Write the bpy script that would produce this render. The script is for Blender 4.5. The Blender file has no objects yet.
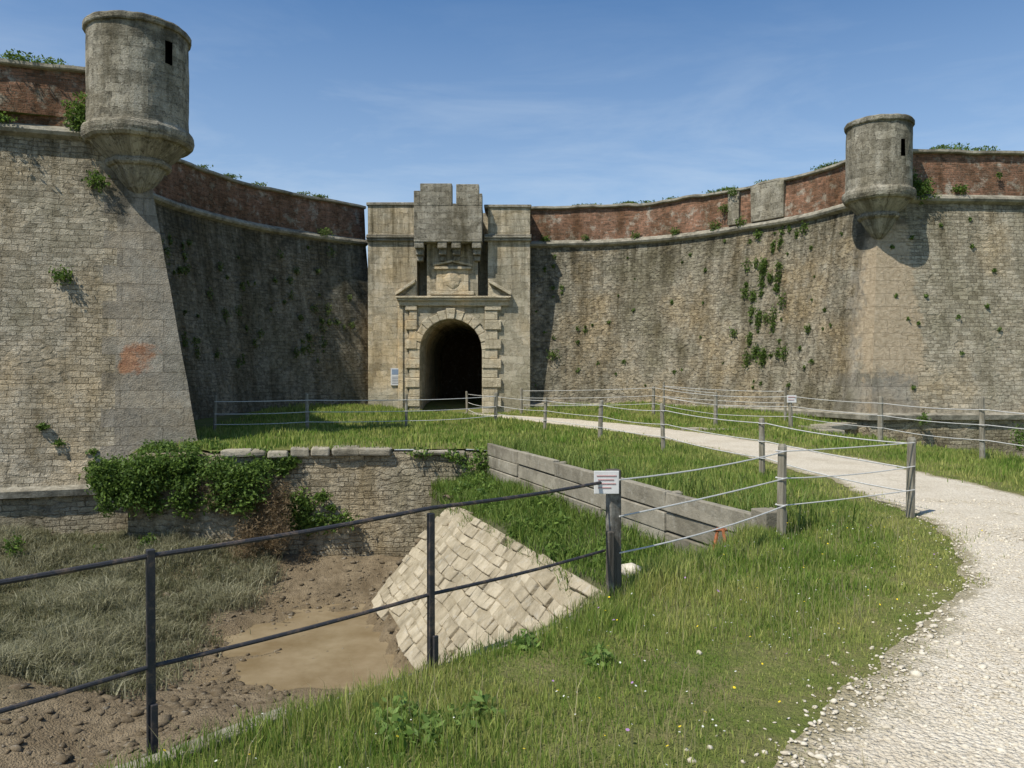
import bpy, bmesh, math, random
import numpy as np
from mathutils import Vector, noise as mnoise
from mathutils.geometry import delaunay_2d_cdt
random.seed(7); rng=np.random.default_rng(7)
S=bpy.context.scene
C=S.collection

# ------------------------------------------------------------------ helpers
def link(ob,parent=None):
    C.objects.link(ob)
    if parent: ob.parent=parent
    return ob
def empty(name,loc=(0,0,0)):
    e=bpy.data.objects.new(name,None); e.location=loc; C.objects.link(e); return e
def mesh_np(name,V,T,mat,col=None,parent=None,smooth=False):
    V=np.asarray(V,dtype=np.float32); T=np.asarray(T,dtype=np.int32)
    me=bpy.data.meshes.new(name); n=len(V); m=len(T); k=T.shape[1]
    me.vertices.add(n); me.vertices.foreach_set('co',V.ravel())
    me.loops.add(m*k); me.loops.foreach_set('vertex_index',T.ravel())
    me.polygons.add(m); me.polygons.foreach_set('loop_start',np.arange(m,dtype=np.int32)*k)
    me.update(calc_edges=True); me.validate()
    if col is not None:
        a=me.color_attributes.new(name='Col',type='FLOAT_COLOR',domain='POINT')
        c=np.ones((n,4),dtype=np.float32); c[:,:3]=col; a.data.foreach_set('color',c.ravel())
    if smooth: me.polygons.foreach_set('use_smooth',np.ones(m,dtype=bool))
    me.materials.append(mat)
    return link(bpy.data.objects.new(name,me),parent)
def box_uv(me):
    uv=me.uv_layers.new(name='UVMap') if not me.uv_layers else me.uv_layers[0]
    for p in me.polygons:
        n=p.normal
        ax=max(range(3),key=lambda i:abs(n[i]))
        for li in p.loop_indices:
            co=me.vertices[me.loops[li].vertex_index].co
            uv.data[li].uv=(co.y+3.3,co.z) if ax==0 else ((co.x,co.z) if ax==1 else (co.x,co.y))
def bm_obj(name,bm,mat,parent=None,bevel=0,uv=True,recalc=True):
    if recalc: bmesh.ops.recalc_face_normals(bm,faces=bm.faces)
    me=bpy.data.meshes.new(name); bm.to_mesh(me); bm.free()
    for m in (mat if isinstance(mat,(list,tuple)) else [mat]): me.materials.append(m)
    if uv: box_uv(me)
    ob=link(bpy.data.objects.new(name,me),parent)
    if bevel:
        b=ob.modifiers.new('bev','BEVEL'); b.width=bevel; b.segments=2; b.limit_method='ANGLE'
    return ob
def hexa(bm,pts,cl=None,col=None):
    vs=[bm.verts.new(p) for p in pts]
    fs=[(0,3,2,1),(4,5,6,7),(0,1,5,4),(1,2,6,5),(2,3,7,6),(3,0,4,7)]
    for f in fs:
        F=bm.faces.new([vs[i] for i in f])
    if cl is not None:
        for v in vs: v[cl]=col
    return vs
def box(bm,x0,x1,y0,y1,z0,z1,**k):
    return hexa(bm,[(x0,y0,z0),(x1,y0,z0),(x1,y1,z0),(x0,y1,z0),(x0,y0,z1),(x1,y0,z1),(x1,y1,z1),(x0,y1,z1)],**k)
def obox(bm,c,t,L,W,H,z0,jit=0,**k):
    t=Vector((t[0],t[1])).normalized(); n=Vector((t.y,-t.x)); c=Vector((c[0],c[1])); P=[]
    for zz in (z0,z0+H):
        for a,b in ((-1,-1),(1,-1),(1,1),(-1,1)):
            p=c+t*(a*L/2)+n*(b*W/2)
            P.append((p.x+random.uniform(-jit,jit),p.y+random.uniform(-jit,jit),zz+random.uniform(-jit,jit)))
    return hexa(bm,P,**k)
def tube(bm,pts,r,seg=8,cap=True):
    rings=[]
    for i,p in enumerate(pts):
        p=Vector(p); a=Vector(pts[max(i-1,0)]); b=Vector(pts[min(i+1,len(pts)-1)])
        d=(b-a).normalized(); up=Vector((0,0,1)) if abs(d.z)<.9 else Vector((1,0,0))
        s=d.cross(up).normalized(); u=s.cross(d)
        rr=r[i] if isinstance(r,(list,tuple)) else r
        rings.append([bm.verts.new(p+s*math.cos(k*2*math.pi/seg)*rr+u*math.sin(k*2*math.pi/seg)*rr) for k in range(seg)])
    for A,B in zip(rings,rings[1:]):
        for k in range(seg):
            bm.faces.new([A[k],A[(k+1)%seg],B[(k+1)%seg],B[k]])
    if cap:
        bm.faces.new(rings[0]); bm.faces.new(rings[-1])
def catmull(P,step=.35):
    P=[Vector(p) for p in P]; out=[]
    Q=[P[0]*2-P[1]]+P+[P[-1]*2-P[-2]]
    for i in range(1,len(Q)-2):
        n=max(2,int((Q[i+1]-Q[i]).length/step))
        for k in range(n):
            t=k/n; a,b,c,d=Q[i-1],Q[i],Q[i+1],Q[i+2]
            out.append(.5*((2*b)+(c-a)*t+(2*a-5*b+4*c-d)*t*t+(3*b-a-3*c+d)*t**3))
    out.append(P[-1]); return out
def straight(a,b,step=.35):
    a=Vector(a); b=Vector(b); n=max(1,int((b-a).length/step)); return [a.lerp(b,i/n) for i in range(n+1)]
def inpoly(x,y,poly):
    r=np.zeros(x.shape,bool); n=len(poly)
    for i in range(n):
        x1,y1=poly[i]; x2,y2=poly[(i+1)%n]
        if y1==y2: continue
        c=((y1>y)!=(y2>y))&(x<(x2-x1)*(y-y1)/(y2-y1)+x1); r^=c
    return r
def dseg(x,y,pts,closed=False):
    d=np.full(x.shape,1e9); n=len(pts)
    for i in range(n if closed else n-1):
        x1,y1=pts[i]; x2,y2=pts[(i+1)%n]; dx,dy=x2-x1,y2-y1; L=dx*dx+dy*dy+1e-12
        t=np.clip(((x-x1)*dx+(y-y1)*dy)/L,0,1)
        d=np.minimum(d,np.hypot(x-x1-t*dx,y-y1-t*dy))
    return d
def pn(x,y,s,seed=0):
    r=0
    for i,(a,b,c) in enumerate(((1,.3,0),(-.4,1.1,1.7),(.8,-.9,4.1),(1.7,1.3,2.2),(-2.1,1.6,.4),(2.6,-2.9,5.2))):
        r=r+np.sin((a*x+b*y)*s+c+seed*1.37+1.3*np.sin((b*x-a*y)*s*.6+c*2+seed))/(1+i*.35)
    return r/3.2

# ------------------------------------------------------------------ materials
class NT:
    def __init__(s,name):
        s.m=bpy.data.materials.new(name); s.m.use_nodes=True; s.t=s.m.node_tree; s.n=s.t.nodes; s.n.clear()
    def a(s,typ,ins=None,**kw):
        n=s.n.new(typ)
        for k,v in kw.items(): setattr(n,k,v)
        for k,v in (ins or {}).items():
            if isinstance(v,bpy.types.NodeSocket): s.t.links.new(v,n.inputs[k])
            else: n.inputs[k].default_value=v
        return n
    def math(s,op,a,b=0.0,c=None,clamp=False):
        d={0:a,1:b}
        if c is not None: d[2]=c
        return s.a('ShaderNodeMath',d,operation=op,use_clamp=clamp).outputs[0]
    def mix(s,f,a,b,mode='MIX'):
        n=s.n.new('ShaderNodeMix'); n.data_type='RGBA'; n.blend_type=mode
        for idx,v in ((0,f),(6,a),(7,b)):
            if isinstance(v,bpy.types.NodeSocket): s.t.links.new(v,n.inputs[idx])
            else: n.inputs[idx].default_value=(v if idx==0 else (tuple(v)+(1,))[:4])
        return n.outputs[2]
    def ramp(s,v,lo,hi,a=0.,b=1.):
        return s.a('ShaderNodeMapRange',{0:v,1:lo,2:hi,3:a,4:b}).outputs[0]
    def noise(s,vec,scale,detail=4,rough=.55,dist=0,out=0):
        return s.a('ShaderNodeTexNoise',{'Vector':vec,'Scale':scale,'Detail':detail,'Roughness':rough,'Distortion':dist}).outputs[out]
    def map(s,vec,sc=(1,1,1),loc=(0,0,0),rot=(0,0,0)):
        return s.a('ShaderNodeMapping',{'Vector':vec,'Scale':sc,'Location':loc,'Rotation':rot}).outputs[0]
    def vm(s,op,a,b):
        return s.a('ShaderNodeVectorMath',{0:a,1:b},operation=op).outputs[0]
    def out(s,col,rough=.9,bump=None,dist=.03,strength=1,spec=.2,metal=0,extra=None):
        ins={'Base Color':col if isinstance(col,bpy.types.NodeSocket) else tuple(col)+(1,),'Roughness':rough,'Specular IOR Level':spec,'Metallic':metal}
        if bump is not None:
            ins['Normal']=s.a('ShaderNodeBump',{'Height':bump,'Distance':dist,'Strength':strength}).outputs[0]
        b=s.a('ShaderNodeBsdfPrincipled',ins); sh=b.outputs[0]
        if extra: sh=extra(b)
        s.a('ShaderNodeOutputMaterial',{'Surface':sh}); return s.m

def masonry(name,c1,c2,mortar,bw,bh,stain=(.42,.39,.31),stain_lo=.5,quoin=False,lich=.35,mort=.012,rub=.5,bumpd=.05,ashlar=(.33,.30,.24),warm=.3,mfac=.5,grime=.5,pits=.7,streak=.6):
    k=NT(name); tc=k.a('ShaderNodeTexCoord'); uv=tc.outputs['UV']; ob=tc.outputs['Object']
    dn=k.noise(uv,1.7,3,out=1); dn=k.vm('SUBTRACT',dn,(.5,.5,.5)); dn=k.vm('MULTIPLY',dn,(.25*bw/.4,.15*bh/.2,0))
    dn2=k.noise(uv,11,2,out=1); dn2=k.vm('SUBTRACT',dn2,(.5,.5,.5)); dn2=k.vm('MULTIPLY',dn2,(.06*bw/.3,.045*bh/.15,0))
    v=k.vm('ADD',k.vm('ADD',uv,dn),dn2)
    br=k.a('ShaderNodeTexBrick',{'Vector':v,'Color1':(0,0,0,1),'Color2':(1,1,1,1),'Mortar':(.4,.4,.4,1),'Scale':1,'Mortar Size':mort,'Mortar Smooth':.8,'Brick Width':bw,'Row Height':bh,'Bias':0})
    br.squash=1.4; br.squash_frequency=3
    br2=k.a('ShaderNodeTexBrick',{'Vector':v,'Color1':(0,0,0,1),'Color2':(1,1,1,1),'Mortar':(.4,.4,.4,1),'Scale':1,'Mortar Size':mort,'Mortar Smooth':.8,'Brick Width':bw*.66,'Row Height':bh*.76,'Bias':0})
    m1=k.ramp(k.noise(uv,.9,3),.46,.54)
    var=k.mix(m1,br.outputs[0],br2.outputs[0]); fac=k.mix(m1,br.outputs['Fac'],br2.outputs['Fac'])
    if rub>0:
        vs=k.map(v,(1/(bw*.62),1/(bh*.85),1))
        vo=k.a('ShaderNodeTexVoronoi',{'Vector':vs,'Scale':1,'Randomness':.8},voronoi_dimensions='2D')
        vm_=k.ramp(vo.outputs['Distance'],.42,.72,0,1)
        m2=k.ramp(k.noise(k.map(uv,(1,1,1),(7,3,0)),1.1,3),.60-rub*.3,.66-rub*.3)
        bwv=k.a('ShaderNodeRGBToBW',{0:vo.outputs['Color']}).outputs[0]
        var=k.mix(m2,var,bwv); fac=k.mix(m2,fac,vm_)
    fine=k.noise(uv,26,4,.7); med=k.noise(uv,6.5,5,.72)
    var=k.math('ADD',k.math('MULTIPLY',var,.40),k.math('ADD',k.math('MULTIPLY',k.ramp(fine,.28,.72),.28),k.math('MULTIPLY',k.ramp(med,.28,.72),.36)))
    var=k.ramp(var,.2,.82)
    if quoin:
        qd=k.a('ShaderNodeAttribute',attribute_name='qd').outputs['Fac']
        sp=k.a('ShaderNodeSeparateXYZ',{0:uv}); row=k.math('FLOOR',k.math('DIVIDE',sp.outputs[1],.44)); alt=k.math('MODULO',k.math('ABSOLUTE',row),2)
        th=k.math('MULTIPLY_ADD',alt,.3,.6); qm=k.math('LESS_THAN',qd,th)
        vq=k.vm('ADD',uv,dn2)
        bq=k.a('ShaderNodeTexBrick',{'Vector':vq,'Color1':(0,0,0,1),'Color2':(1,1,1,1),'Mortar':(.5,.5,.5,1),'Scale':1,'Mortar Size':.009,'Mortar Smooth':.5,'Brick Width':.95,'Row Height':.44})
        fac=k.mix(qm,fac,bq.outputs['Fac'])
    col=k.mix(var,c1,c2)
    if quoin:
        qc=k.mix(k.math('ADD',k.math('MULTIPLY',bq.outputs[0],.4),k.math('MULTIPLY',k.ramp(med,.3,.7),.6)),tuple(x*.55 for x in ashlar),tuple(x*1.35 for x in ashlar)); col=k.mix(qm,col,qc)
    mm=k.ramp(k.noise(uv,4.5,3),.3,.65,.2,1)
    col=k.mix(k.math('MULTIPLY',k.math('MULTIPLY',fac,mm),mfac),col,mortar)
    big=k.noise(ob,.42,5,.62)
    col=k.mix(k.ramp(big,.47,.66,0,warm),col,k.mix(1.0,col,(1.32,1.03,.62),'MULTIPLY'))
    l=k.ramp(k.noise(ob,2.4,7,.75),.53,.64); col=k.mix(k.math('MULTIPLY',l,lich),col,(.52,.49,.40))
    st=k.noise(k.map(uv,(.95,.2,1)),1.1,6,.7); st=k.ramp(st,stain_lo-.06,stain_lo+.14,0,.85)
    col=k.mix(st,col,k.mix(1.0,col,stain,'MULTIPLY'))
    # run-off streaks below the string course
    zz=k.a('ShaderNodeSeparateXYZ',{0:uv}).outputs[1]
    sk=k.math('MULTIPLY',k.ramp(k.noise(k.map(uv,(2.6,.16,1)),1.6,5,.7),.44,.62),k.ramp(zz,3.6,7.3,0,streak))
    col=k.mix(sk,col,k.mix(1.0,col,(.36,.35,.30),'MULTIPLY'))
    bl=k.ramp(big,.36,.5,grime,0); col=k.mix(bl,col,k.mix(1.0,col,(.55,.55,.44),'MULTIPLY'))
    sp=k.ramp(k.noise(ob,9,5,.8),.55,.64,0,pits); col=k.mix(sp,col,(.075,.066,.048))
    pa=k.a('ShaderNodeAttribute',attribute_name='paint'); ps=k.a('ShaderNodeSeparateColor',{0:pa.outputs['Color']})
    pnz=k.noise(ob,2.2,6,.7)
    def pm(o): return k.ramp(k.math('ADD',o,k.math('MULTIPLY_ADD',pnz,1.6,-.8)),.40,.66)
    col=k.mix(k.math('MULTIPLY',pm(ps.outputs[0]),.85),col,k.mix(k.ramp(med,.3,.7),(.34,.26,.16),(.60,.49,.34)))
    col=k.mix(k.math('MULTIPLY',pm(ps.outputs[1]),.8),col,k.mix(var,(.26,.10,.045),(.52,.27,.14)))
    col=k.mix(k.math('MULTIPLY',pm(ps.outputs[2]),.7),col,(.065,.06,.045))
    h=k.math('MULTIPLY',fac,-.8); h=k.math('ADD',h,k.math('MULTIPLY',med,1.2)); h=k.math('ADD',h,k.math('MULTIPLY',fine,.8))
    return k.out(col,.95,h,bumpd,1,spec=.1)

M_face=masonry('masonry_pale',(.22,.19,.13),(.60,.535,.405),(.13,.11,.075),.34,.15,quoin=True,stain_lo=.57,rub=.15,lich=.3,bumpd=.04,warm=.35,mfac=.6,pits=.5,streak=.5)
M_curt=masonry('masonry_curtain',(.14,.123,.088),(.50,.45,.34),(.06,.05,.036),.30,.145,quoin=True,stain_lo=.51,rub=.55,lich=.35,bumpd=.045,warm=.45,mfac=.6,grime=.6,pits=.75,streak=.75)
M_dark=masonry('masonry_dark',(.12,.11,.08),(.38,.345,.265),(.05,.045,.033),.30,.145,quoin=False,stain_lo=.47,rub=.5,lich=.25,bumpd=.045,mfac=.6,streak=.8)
M_low=masonry('masonry_scarp',(.24,.205,.14),(.60,.525,.375),(.10,.085,.055),.34,.14,stain_lo=.52,rub=.3,lich=.2,mort=.015,mfac=.7,streak=0)
M_brick=masonry('brick_parapet',(.10,.06,.038),(.40,.215,.135),(.30,.265,.20),.25,.085,stain_lo=.50,rub=0,lich=.65,mort=.009,bumpd=.02,mfac=.8,warm=.0,streak=0,pits=.8)
M_gate=masonry('ashlar_gate',(.30,.265,.185),(.66,.59,.45),(.15,.13,.09),.72,.36,stain_lo=.56,rub=0,lich=.25,mort=.008,bumpd=.03,warm=.45,grime=.45,pits=.35,streak=.8)
M_gatew=masonry('ashlar_gate_warm',(.40,.34,.23),(.72,.63,.46),(.2,.17,.12),.6,.36,stain_lo=.62,rub=0,lich=.2,mort=.008,bumpd=.03,warm=.6,grime=.2,pits=.3,streak=.3)
M_turret=masonry('ashlar_turret',(.17,.155,.115),(.50,.46,.365),(.11,.10,.08),.62,.3,stain_lo=.52,rub=0,lich=.55,mort=.006,bumpd=.03,warm=.1,mfac=.55,pits=.85,streak=.35)

def stonemat(name,c1,c2,scale=6,attr=False,dark=.5,bd=.03):
    k=NT(name); ob=k.a('ShaderNodeTexCoord').outputs['Object']
    n=k.noise(ob,scale,6,.7); f=k.ramp(n,.3,.7)
    if attr:
        a=k.a('ShaderNodeAttribute',attribute_name='Col').outputs['Fac']; f=k.math('MULTIPLY_ADD',f,.5,k.math('MULTIPLY',a,.5))
    col=k.mix(f,c1,c2)
    col=k.mix(k.ramp(k.noise(ob,scale*.4,5,.7),.48,.68,0,dark),col,(.08,.07,.05))
    col=k.mix(k.ramp(k.noise(ob,scale*1.3,5,.7),.56,.66,0,.4),col,(.5,.475,.4))
    return k.out(col,.95,k.noise(ob,scale*3,6,.75),bd,1,spec=.1)
M_cope=stonemat('coping_stone',(.17,.155,.115),(.42,.385,.30),4,dark=.75)
M_block=stonemat('block_stone',(.19,.17,.12),(.46,.41,.31),5,attr=True,dark=.65)
M_ramp=stonemat('ramp_stone',(.27,.225,.145),(.62,.54,.39),5,attr=True,dark=.35)
M_conc=stonemat('old_concrete',(.18,.16,.12),(.40,.365,.285),3,attr=True,dark=.6,bd=.02)
M_rock=stonemat('rock_brown',(.10,.074,.043),(.27,.215,.14),9,attr=True,dark=.3)
M_peb=stonemat('pebble_pale',(.42,.36,.26),(.74,.68,.55),20,attr=True,dark=.0,bd=.004)

def folmat():
    k=NT('foliage'); a=k.a('ShaderNodeAttribute',attribute_name='Col').outputs['Color']
    def ex(b):
        t=k.a('ShaderNodeBsdfTranslucent',{'Color':a}); return k.a('ShaderNodeMixShader',{0:.42,1:b.outputs[0],2:t.outputs[0]}).outputs[0]
    return k.out(a,.6,spec=.3,extra=ex)
M_fol=folmat()
def colmat(name,rough=.8):
    k=NT(name); a=k.a('ShaderNodeAttribute',attribute_name='Col').outputs['Color']; return k.out(a,rough)
M_col=colmat('petals')

def groundmat():
    k=NT('ground_grass'); ob=k.a('ShaderNodeTexCoord').outputs['Object']
    c=k.mix(k.ramp(k.noise(ob,.5,5,.65),.35,.65),(.10,.14,.028),(.20,.215,.065))
    c=k.mix(k.ramp(k.noise(ob,3,5,.7),.4,.7),c,(.22,.19,.09))
    c=k.mix(k.ramp(k.noise(ob,25,3,.7),.5,.7,0,.5),c,(.08,.09,.03))
    return k.out(c,1,k.noise(ob,18,4,.8),.05,1,spec=.05)
M_ground=groundmat()
def pathmat():
    k=NT('path_gravel'); ob=k.a('ShaderNodeTexCoord').outputs['Object']
    v=k.a('ShaderNodeTexVoronoi',{'Vector':ob,'Scale':38}); v2=k.a('ShaderNodeTexVoronoi',{'Vector':ob,'Scale':95})
    g=k.a('ShaderNodeRGBToBW',{0:v.outputs['Color']}).outputs[0]; g2=k.a('ShaderNodeRGBToBW',{0:v2.outputs['Color']}).outputs[0]
    c=k.mix(k.math('MULTIPLY_ADD',g,.6,k.math('MULTIPLY',g2,.4)),(.50,.43,.315),(.80,.735,.60))
    c=k.mix(k.ramp(k.noise(ob,.9,7,.72),.45,.66,0,.5),c,(.47,.395,.275))
    c=k.mix(k.ramp(v.outputs['Distance'],.5,.9,0,.35),c,(.32,.26,.17))
    e=k.a('ShaderNodeAttribute',attribute_name='Col').outputs['Fac']
    ef=k.ramp(k.math('ADD',e,k.math('MULTIPLY_ADD',k.noise(ob,3.2,7,.78),2.2,-1.1)),.5,.95)
    c=k.mix(k.math('MULTIPLY',ef,.75),c,(.24,.205,.11))
    h=k.math('ADD',k.math('MULTIPLY',v.outputs['Distance'],-1.),k.math('MULTIPLY',v2.outputs['Distance'],-.4)); h=k.math('ADD',h,k.math('MULTIPLY',k.noise(ob,3,4),1.5))
    return k.out(c,.95,h,.018,1,spec=.1)
M_path=pathmat()
def mudmat():
    k=NT('mud'); ob=k.a('ShaderNodeTexCoord').outputs['Object']; z=k.a('ShaderNodeSeparateXYZ',{0:ob}).outputs[2]
    wet=k.ramp(z,-2.98,-2.84,1,0)
    c=k.mix(k.ramp(k.noise(ob,1.5,6,.7),.35,.65),(.16,.118,.066),(.32,.25,.155))
    c=k.mix(k.ramp(k.noise(ob,9,5,.75),.5,.68,0,.7),c,(.085,.066,.037))
    gr=k.a('ShaderNodeAttribute',attribute_name='Col').outputs['Fac']
    c=k.mix(gr,c,k.mix(k.noise(ob,6,4),(.07,.08,.03),(.15,.15,.07)))
    c=k.mix(k.math('MULTIPLY',wet,.6),c,(.24,.175,.092))
    r=k.ramp(z,-2.985,-2.9,.3,.95)
    return k.out(c,r,k.math('ADD',k.noise(ob,8,6,.75),k.noise(ob,40,2)),.06,1,spec=.3)
M_mud=mudmat()
def watermat():
    k=NT('muddy_water'); ob=k.a('ShaderNodeTexCoord').outputs['Object']
    c=k.mix(k.ramp(k.noise(ob,1.1,6,.65),.35,.65),(.20,.145,.075),(.30,.235,.14))
    return k.out(c,.22,k.noise(ob,6,3),.008,.4,spec=.4)
M_water=watermat()
def woodmat(name,c1,c2,rough=.85):
    k=NT(name); ob=k.a('ShaderNodeTexCoord').outputs['Object']
    g=k.noise(k.map(ob,(22,22,1.6)),1.5,6,.7,.4)
    c=k.mix(k.ramp(g,.3,.7),c1,c2); c=k.mix(k.ramp(k.noise(ob,5,5,.7),.52,.7,0,.6),c,(.4,.39,.34))
    return k.out(c,rough,g,.01,1,spec=.15)
M_post=woodmat('weathered_post',(.12,.105,.075),(.34,.31,.24))
M_postd=woodmat('dark_timber',(.045,.04,.032),(.14,.125,.10))
def metal():
    k=NT('painted_steel'); ob=k.a('ShaderNodeTexCoord').outputs['Object']
    c=k.mix(k.ramp(k.noise(ob,14,6,.75),.5,.68),(.03,.03,.033),(.14,.10,.07)); return k.out(c,.55,k.noise(ob,60,4,.7),.002,1,spec=.4)
M_metal=metal()
def simple(name,c,rough=.7,n=20,amt=.25,**kw):
    k=NT(name); ob=k.a('ShaderNodeTexCoord').outputs['Object']
    col=k.mix(k.ramp(k.noise(ob,n,5,.7),.35,.7,0,1),c,tuple(x*(1-amt) for x in c)); return k.out(col,rough,**kw)
M_rope=simple('white_rope',(.62,.61,.57)); M_sign=simple('sign_white',(.72,.71,.68),.4,6,.2); M_red=simple('sign_red',(.52,.22,.2)); M_grey=simple('sign_text',(.25,.25,.27))
M_rust=simple('rust',(.40,.14,.06),.8,12,.6); M_black=simple('dark_interior',(.02,.018,.015)); M_blue=simple('sign_blue',(.25,.32,.42))
M_door=woodmat('gate_door_wood',(.07,.045,.025),(.15,.10,.06))

# ------------------------------------------------------------------ plan
ZC=7.5
def off(z): return max(0,(ZC-z)/7.0)
def rings_for(P):
    n=len(P); N=[]
    for i in range(n):
        def nn(a,b):
            t=(b-a).normalized(); return Vector((t.y,-t.x))
        if i==0: m=nn(P[0],P[1])
        elif i==n-1: m=nn(P[-2],P[-1])
        else:
            a=nn(P[i-1],P[i]); b=nn(P[i],P[i+1]); m=(a+b)/(1+a.dot(b))
        N.append(m)
    return N
def profile(zl,body):
    o=off(zl); pr=[(o+.20,-3.5,2),(o+.18,zl-1.2,2),(o+.17,zl-.17,3),(o+.30,zl-.17,3),(o+.32,zl-.02,3),(o+.02,zl+.05,0)]
    z=zl+.4
    while z<ZC-.3: pr.append((off(z),z,0)); z+=.4
    pr+=[(0,ZC,3),(.05,ZC+.02,3),(.17,ZC+.07,3),(.21,ZC+.15,3),(.17,ZC+.23,3),(.03,ZC+.28,3),(-.03,ZC+.33,1),(-.06,8.3,1),(-.09,8.75,1),(-.12,9.24,3),(0.0,9.25,3),(.03,9.28,3),(.02,9.36,3),(-.25,9.43,3),(-.85,9.40,3),(-.9,9.1,1),(-.9,7.4,1)]
    return pr
def wall_piece(name,P,N,i0,i1,isal,pr,mats,paint=None,parent=None):
    arc=[0]
    for a,b in zip(P,P[1:]): arc.append(arc[-1]+(b-a).length)
    V=[];cols=[];m=len(pr); qd=[]
    for i in range(i0,i1+1):
        s=arc[i]-arc[isal]; stp=math.floor(s/.95)
        js=mnoise.noise(Vector((stp*7.31,2.2,1.7)))
        for (o,z,_) in pr:
            p=P[i]+N[i]*o
            w=mnoise.noise(Vector((p.x*.9,p.y*.9,z*.9)))*.05+mnoise.noise(Vector((p.x*3,p.y*3,z*3)))*.02
            if z>9.1: z=z+js*.07+mnoise.noise(Vector((s*.25,9,0)))*.07; w=w*.5+js*.03
            elif z>ZC-.1 and z<7.9: z=z+mnoise.noise(Vector((s*.4,5,2)))*.03; w*=.5
            nn=N[i].normalized(); p=p+nn*w*(1 if i!=isal else .4)
            V.append((p.x,p.y,z)); qd.append(abs(s) if z<ZC else 99)
            cols.append(paint(p.x,p.y,z,s) if paint else (0,0,0))
    me=bpy.data.meshes.new(name); F=[];MI=[];UV=[]
    for i in range(i1-i0):
        a=i0+i; t=(P[a+1]-P[a]).normalized(); s0=arc[a]-arc[isal]
        for j in range(m-1):
            q=[i*m+j,(i+1)*m+j,(i+1)*m+j+1,i*m+j+1]; F.append(q); MI.append(pr[j][2])
            for vi in q:
                v=V[vi]; u=s0+(Vector((v[0],v[1]))-P[a]).dot(t); vv=v[2] if j<m-4 else v[2]+pr[vi%m][0]
                UV.append((u,vv))
    me.from_pydata(V,[],F); me.update()
    uv=me.uv_layers.new(name='UVMap'); uv.data.foreach_set('uv',np.array(UV,dtype=np.float32).ravel())
    me.polygons.foreach_set('material_index',MI)
    at=me.attributes.new('qd','FLOAT','POINT'); at.data.foreach_set('value',qd)
    ca=me.color_attributes.new(name='paint',type='FLOAT_COLOR',domain='POINT')
    c=np.ones((len(V),4),dtype=np.float32); c[:,:3]=cols; ca.data.foreach_set('color',c.ravel())
    for mm in mats: me.materials.append(mm)
    return link(bpy.data.objects.new(name,me),parent)
SL=(-9.35,20.4)
bastL=straight((-26,14.5),SL); 
flank=catmull([SL,(-11.7,24.6),(-12.0,27.2),(-11.0,30.9),(-9.2,33.6),(-6.6,36.2)])
PL=bastL[:-1]+flank; iL=len(bastL)-1; NL=rings_for(PL)
def g2(x,z,cx,cz,rx,rz): return max(0,1-((x-cx)/rx)**2-((z-cz)/rz)**2)
def paintL(x,y,z,s):
    r=g=b=0
    if s<0:
        g=min(1,g2(s,z,-.32,2.05,.4,.42)*1.1); r=min(1,g2(s,z,-.5,2.7,.6,1.0)*.45)
        b=min(1,g2(s,z,-.6,6.3,1.6,1.3)*.7)
        if z<-.3: b=max(b,.3)
    else: b=.1
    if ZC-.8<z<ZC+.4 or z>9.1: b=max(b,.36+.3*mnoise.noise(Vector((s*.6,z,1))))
    return (r,g,max(b,0))
PRL=profile(-.93,0)
bw1=wall_piece('bastion_wall',PL,NL,0,iL,iL,PRL,[M_face,M_brick,M_low,M_cope],paintL)
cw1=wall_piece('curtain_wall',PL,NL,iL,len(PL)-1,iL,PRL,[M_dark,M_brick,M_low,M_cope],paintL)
SR=(12.35,27.0)
cur=catmull([(.4,36.6),(3.98,36.2),(6.2,35.35),(8.0,34.0),(9.9,32.0),(11.3,29.9),SR]); bastR=straight(SR,(46,29.6))
PR_=cur[:-1]+bastR; iR=len(cur)-1; NR=rings_for(PR_)
def paintR(x,y,z,s):
    r=0;b=0
    if -3<s<2.6:
        wdt=1.0+.35*mnoise.noise(Vector((z*.8,3,7)))
        r=min(1,max(0,1.15-abs(s-.35-.04*(5-z))/wdt)*1.3*min(1,max(0,(7.3-z)/.8)) ); b=min(1,g2(s,z,-.7,6.5,.7,1.2)*.8+g2(s,z,1.8,6.6,.8,.8)*.5)
        if z<2.6: r*=max(0,(z-.6)/2.0)
    if s<-2.5: b=max(b,.45*max(0,mnoise.noise(Vector((s*.35,z*.12,4)))*2))
    if z<1.2: b=max(b,.3)
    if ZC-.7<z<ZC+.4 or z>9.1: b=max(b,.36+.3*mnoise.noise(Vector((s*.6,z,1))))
    return (r,0,max(b,0))
PRR=profile(.42,0)
cw2=wall_piece('curtain_wall',PR_,NR,0,iR,iR,PRR,[M_curt,M_brick,M_low,M_cope],paintR)
bw2=wall_piece('bastion_wall',PR_,NR,iR,len(PR_)-1,iR,PRR,[M_face,M_brick,M_low,M_cope],paintR)
def surf(P,N,xy,z):
    i=min(range(len(P)),key=lambda k:(P[k]-Vector(xy)).length); o=off(z) if z<ZC else 0
    p=P[i]+N[i]*o; return Vector((p.x,p.y,z)),N[i]
bm=bmesh.new()
p,n=surf(PR_,NR,(10.2,31.6),8.4); t=Vector((-n.y,n.x)).normalized()
obox(bm,(p.x+n.x*-.35,p.y+n.y*-.35),t,1.5,.85,1.42,7.86,.02)
p,n=surf(PR_,NR,(9.2,32.9),8.4); t=Vector((-n.y,n.x)).normalized()
obox(bm,(p.x+n.x*-.35,p.y+n.y*-.35),t,.5,.85,1.35,7.86,.02)
bm_obj('parapet_block',bm,M_turret,bevel=.03)
bm=bmesh.new()
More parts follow.
